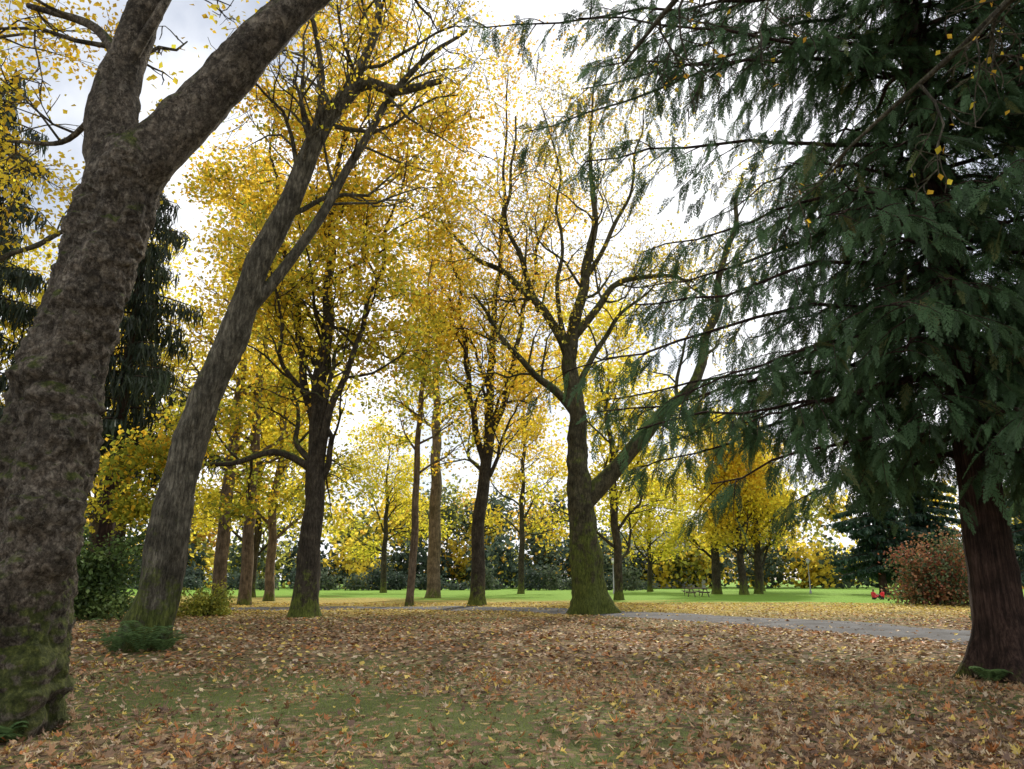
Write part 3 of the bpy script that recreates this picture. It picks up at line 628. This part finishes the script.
def building(name, x, y, w, d, h, st, nw):
    e = empty(name, (x, y, 0)); box('walls', e, (0, 0, h / 2), (w, d, h), M_white); box('roof', e, (0, 0, h + .2), (w + .6, d + .6, .4), M_roof, .05)
    sh = h / st
    for s in range(st):
        for k in range(nw):
            if s == 0 and k == nw // 2: continue
            wx = -w / 2 + (k + .5) * w / nw; wz = sh * (s + .55)
            box('window_frame', e, (wx, -d / 2 - .03, wz), (w / nw * .5, .08, sh * .42), M_trim); box('window_glass', e, (wx, -d / 2 - .075, wz), (w / nw * .43, .04, sh * .36), M_glass)
        if s: box('string_course', e, (0, -d / 2 - .04, sh * s), (w, .1, .15), M_trim)
    box('door', e, (-w / 2 + (nw // 2 + .5) * w / nw, -d / 2 - .04, 1.1), (1.3, .1, 2.2), M_roof, .02)
building('white_building', 27.5, 138, 12, 9, 9, 3, 4)

def picnic(x, y, rot):
    e = empty('picnic_table', (x, y, 0)); e.rotation_euler[2] = rot
    for k in range(5): box('top_plank', e, (0, -.32 + k * .16, .74), (1.9, .14, .045), M_wood, .006)
    for s in (-1, 1):
        for k in range(2): box('seat_plank', e, (0, s * (.66 + k * .15), .44), (1.9, .13, .045), M_wood, .006)
        box('seat_beam', e, (s * .7, 0, .37), (.09, 1.66, .09), M_wood); box('top_beam', e, (s * .7, 0, .67), (.09, .8, .08), M_wood)
        for q in (-1, 1):
            l = box('leg', e, (s * .7 + .07, q * .42, .36), (.05, .09, .84), M_wood); l.rotation_euler[0] = q * .5
picnic(16.8, 70, .3); picnic(17.6, 76, -.2)
def lamp(x, y):
    e = empty('street_lamp', (x, y, 0)); mb = MB(); mb.tube([(0, 0, 0), (0, 0, .3), (0, 0, .32), (0, 0, 3.2)], [.12, .11, .06, .05], 12); add_obj('pole', mb.mesh('pole'), M_metal, e)
    mb = MB(); mb.tube([(0, 0, 3.2), (0, 0, 3.3), (0, 0, 3.62), (0, 0, 3.64)], [.06, .16, .2, .02], 12); add_obj('lantern', mb.mesh('lantern'), M_lampg, e)
    mb = MB(); mb.tube([(0, 0, 3.64), (0, 0, 3.68), (0, 0, 3.8)], [.25, .24, .02], 12); add_obj('cap', mb.mesh('cap'), M_metal, e)
lamp(11.2, 85); lamp(33.2, 86)

def person(x, y, rot, top, bot, hair):
    v = [(0, 0, .13), (0, -.03, .36), (0, -.03, .55), (0, 0, .63), (0, .02, .74), (0, .02, .84),
         (.10, .03, .12), (.17, .40, .42), (.15, .66, .08), (.15, .82, .07), (-.10, .03, .12), (-.18, .42, .38), (-.16, .70, .07), (-.16, .86, .07),
         (.19, -.02, .53), (.25, .12, .32), (.18, .34, .36), (.16, .42, .38), (-.19, -.02, .53), (-.26, .10, .30), (-.19, .32, .32), (-.17, .40, .36)]
    e = [(0, 1), (1, 2), (2, 3), (3, 4), (4, 5), (0, 6), (6, 7), (7, 8), (8, 9), (0, 10), (10, 11), (11, 12), (12, 13), (2, 14), (14, 15), (15, 16), (16, 17), (2, 18), (18, 19), (19, 20), (20, 21)]
    r = [.15, .14, .13, .055, .095, .085, .10, .065, .045, .05, .10, .065, .045, .05, .06, .047, .035, .035, .06, .047, .035, .035]
    me = bpy.data.meshes.new('p'); me.from_pydata(v, e, []); ob = bpy.data.objects.new('p', me); scene.collection.objects.link(ob)
    sk = ob.modifiers.new('s', 'SKIN'); 
    for i, q in enumerate(r): me.skin_vertices[0].data[i].radius = (q, q * .85)
    me.skin_vertices[0].data[0].use_root = True
    ob.modifiers.new('ss', 'SUBSURF').levels = 2
    dg = bpy.context.evaluated_depsgraph_get(); nm = bpy.data.meshes.new_from_object(ob.evaluated_get(dg)); bpy.data.objects.remove(ob)
    nm.materials.clear()
    for c in (top, bot, (.45, .28, .2), hair): nm.materials.append(flat_mat('person_mat', c, .8, .1))
    for p in nm.polygons:
        c = p.center; i = 0
        if c.z > .62: i = 3 if (c.y < .03 or c.z > .85) else 2
        elif (c.y > .38 and c.z > .32 and abs(c.x) < .22 and c.z > .345 and c.y < .47): i = 2
        elif c.z < .2 or c.y > .3 and c.z < .45 or (c.y > .12 and c.z < .25): i = 1
        p.material_index = i
    o = bpy.data.objects.new('seated_person', nm); o.location = (x, y, -.02); o.rotation_euler[2] = rot; scene.collection.objects.link(o)
person(29.2, 61, 1.6, (.72, .03, .04), (.04, .05, .09), (.04, .025, .02)); person(28.2, 60.4, -1.3, (.68, .04, .06), (.03, .03, .04), (.15, .09, .04))

# ------------------------------------------------------------------ light, sky, camera
w = bpy.data.worlds.new("World"); scene.world = w; w.use_nodes = True; N = w.node_tree.nodes; L = w.node_tree.links; N.clear()
el, az = R(38), R(14)
sky = N.new('ShaderNodeTexSky'); sky.sky_type = 'NISHITA'; sky.sun_disc = False; sky.sun_elevation = el; sky.sun_rotation = az
tc = N.new('ShaderNodeTexCoord'); nz = N.new('ShaderNodeTexNoise'); nz.inputs['Scale'].default_value = 2.6; nz.inputs['Detail'].default_value = 8; L.new(tc.outputs['Generated'], nz.inputs['Vector'])
cr = ramp(N, [(0.36, (.3, .3, .3)), (0.52, (1, 1, 1))]); L.new(nz.outputs['Fac'], cr.inputs[0])
cl = ramp(N, [(0.36, (10.0, 10.5, 11.4)), (0.62, (14.2, 14.2, 14.4))]); L.new(nz.outputs['Fac'], cl.inputs[0])
c = mixc(N, L, cr.outputs[0], sky.outputs[0], cl.outputs[0])
bg = N.new('ShaderNodeBackground'); bg.inputs['Strength'].default_value = .1; L.new(c, bg.inputs[0]); wo = N.new('ShaderNodeOutputWorld'); L.new(bg.outputs[0], wo.inputs[0])
sd = bpy.data.lights.new('sun', 'SUN'); sd.energy = 5; sd.angle = R(2); sd.color = (1, .93, .8)
so = bpy.data.objects.new('sun', sd); scene.collection.objects.link(so)
so.rotation_euler = Vector((math.sin(az) * math.cos(el), math.cos(az) * math.cos(el), math.sin(el))).to_track_quat('Z', 'Y').to_euler()
cam = bpy.data.cameras.new('camera'); co = bpy.data.objects.new('camera', cam); scene.collection.objects.link(co); scene.camera = co
cam.sensor_width = 36; cam.lens = 26.2; cam.clip_end = 3000; co.location = (0, 0, 1.6); co.rotation_euler = (R(90 + 14.6), 0, 0)
scene.view_settings.view_transform = 'Standard'; scene.view_settings.look = 'None'; scene.view_settings.exposure = 0
